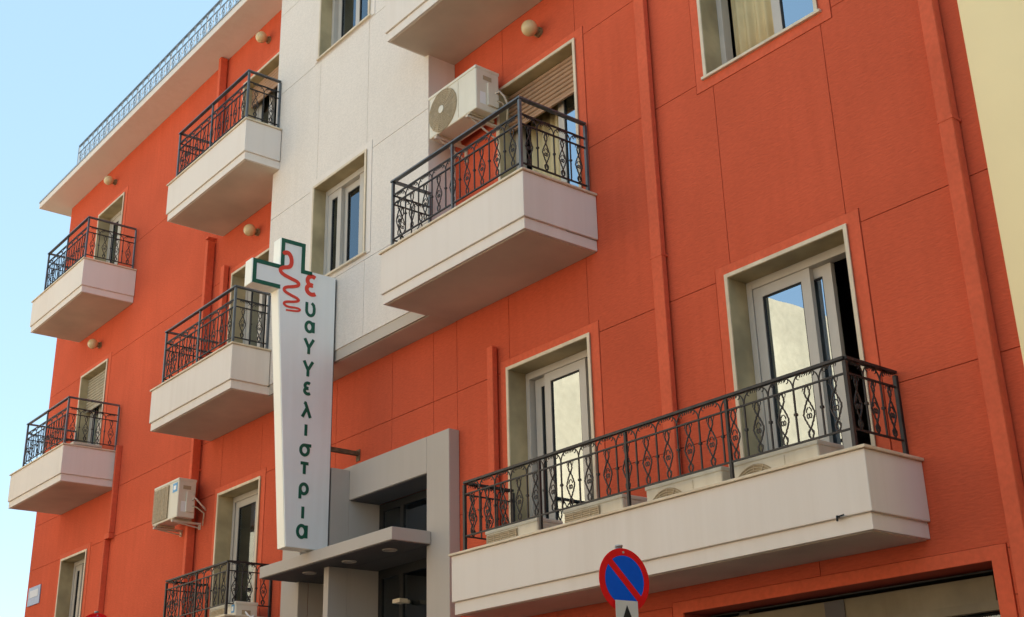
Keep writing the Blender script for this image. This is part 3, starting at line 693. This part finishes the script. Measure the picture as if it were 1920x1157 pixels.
part('bracket', B().box(-11.53, -11.48, -.372, -.012, 5.19, 5.235).box(-11.54, -11.47, -.011, -.001, 5.13, 5.26), 'rust', sg)
part('bracket', B().box(-11.57, -11.50, -.372, BY - .002, 6.95, 7.0), 'rust', sg)

# ------------------------------------------------------------------ plaque on the far left corner
t = thing('wall_plaque', (-21.6, 0, 4.98), 'small blue-grey plaque on the red wall at the bottom left corner', 'plaque')
part('plate', B().box(-21.88, -21.32, -.018, -.001, 4.84, 5.15), 'plaque', t, bev=.004)
part('pale_field', B().box(-21.80, -21.40, -.022, -.0185, 4.97, 5.09), 'plaque_w', t)
# wall fixing under the long balcony
t = thing('cable_stub', (-4.78, -.63, 3.2), 'small black cable end poking from the wide balcony fascia', 'cable')
part('cable', B().tube([(-4.79, -.62, 3.225), (-4.79, -.65, 3.225), (-4.788, -.655, 3.195)], .008, 6).tube([(-4.79, -.645, 3.222), (-4.74, -.645, 3.228)], .005, 6), 'black', t)

# ------------------------------------------------------------------ road signs
def no_parking(loc, rz, label, plate=True):
    t = thing('road_sign', (loc[0], loc[1], .12), label, 'road sign', 'round no-parking signs', rz=rz)
    R = .205; zc = loc[2] - .12
    # built facing +x in local coordinates, y to the right
    def pp(n, b, m, bev=0): return put(n, b.mesh(n, M[m]), t, bev=bev)
    pp('pole', B().tube([(-.035, -.005, -.1), (-.035, -.005, zc + R + .012)], .024, 14), 'steel')
    pp('pole_cap', B().tube([(-.035, -.005, zc + R + .012), (-.035, -.005, zc + R + .024)], .026, 14), 'steel')
    pp('disc', B().disc((0, zc), 'x', R, -.004, .0, 56), 'sign_red', .0015)
    pp('blue_field', B().disc((0, zc), 'x', R * .77, .0002, .0018, 56), 'sign_blue')
    a = R * .80; k = math.sqrt(.5)
    pp('slash', B().ribbon([(-a * k, zc + a * k), (a * k, zc - a * k)], .046, 'x', .002, .0034), 'sign_red')
    pp('bolt', B().disc((0, zc + R * .87), 'x', .008, .0005, .004, 12), 'steel')
    if plate:
        zt = zc - .130
        pp('plate', B().box(.012, .016, -.095, .085, zt - .42, zt), 'sign_plate', .001)
        pp('arrow', B().prism([(-.045, zt - .12), (-.005, zt - .028), (.035, zt - .12), (.012, zt - .115), (.012, zt - .36), (-.022, zt - .36), (-.022, zt - .115)], 'x', .0162, .0175), 'black')
        pp('clamp', B().box(-.055, .011, -.02, .01, zt - .2, zt - .17), 'steel')
    return t
no_parking((-5.82, -1.545, 2.895), math.radians(-5), 'no parking sign, red ring and blue field, in front of the wide balcony')
no_parking((-14.95, -1.45, 3.60), math.radians(-5), 'red rimmed road sign at the bottom left, only its top in view', plate=False)

# ------------------------------------------------------------------ neighbours and an added sky blocker
yb = thing('yellow_building', (3, 0, 0), 'pale yellow plastered building at the right edge of the picture', 'building')
part('wall', B().box(XR + .002, 9, -.030, 9, 0, 13.2), 'yellow', yb, bev=.01)
part('coping', B().box(XR + .003, 9.03, -.06, 9.03, 13.202, 13.28), 'marble', yb)
def block(name, x0, x1, y0, y1, h, m, label, wins=()):
    t = thing(name, ((x0 + x1) / 2, (y0 + y1) / 2, 0), label, 'building')
    part('wall', B().box(x0, x1, y0, y1, 0, h), m, t)
    part('parapet', B().box(x0, x1, y0, y1, h + .001, h + .35), m, t)
    for wx, wz, ww, wh in wins:
        o = part('window', B().box(wx, wx + ww, y1 + .001, y1 + .04, wz, wz + wh), 'alu', t)
        put('pane', B().box(wx + .06, wx + ww - .06, y1 + .041, y1 + .05, wz + .06, wz + wh - .06).mesh('pane', M['gasket'], worldpos(t)), o)
    return t
block('opposite_building', -40, -22, -30, -11.6, 15.1, 'party', 'tall cream party wall across the street, mirrored in the balcony door glass', [(-26 - 3.4 * i, 1.5 + 3.1 * j, 1.3, 1.5) for i in range(4) for j in range(4)])
block('opposite_house', -21.6, 22, -20, -12.0, 7.4, 'render_w', 'low cream house across the street behind the camera', [(-20 + 3.4 * i, 1.2 + 3 * j, 1.3, 1.4) for i in range(12) for j in range(2)])
block('far_building', -62, -41, -28, -11.6, 12.0, 'render_w', 'white building further down the street on the opposite side', [(-60 + 3.2 * i, 1.4 + 3 * j, 1.3, 1.4) for i in range(6) for j in range(3)])
block('sky_blocker', 9.5, 24, -11.8, 2, 10, 'steel_blue', 'unseen block added to cut sky light from the right')  # added out of view to darken the faces turned right

# slack white cable on the low balcony
t = thing('loose_cable', (-13.4, -.3, 3.9), 'pale slack cable lying on the low balcony at the edge of the canopy', 'cable')
part('cable', B().tube([(-13.5 + .03 * k, -.42 + .01 * k, 3.70 + .10 * math.sin(k * .5) * (k / 12)) for k in range(12)], .012, 6), 'sign_white', t)
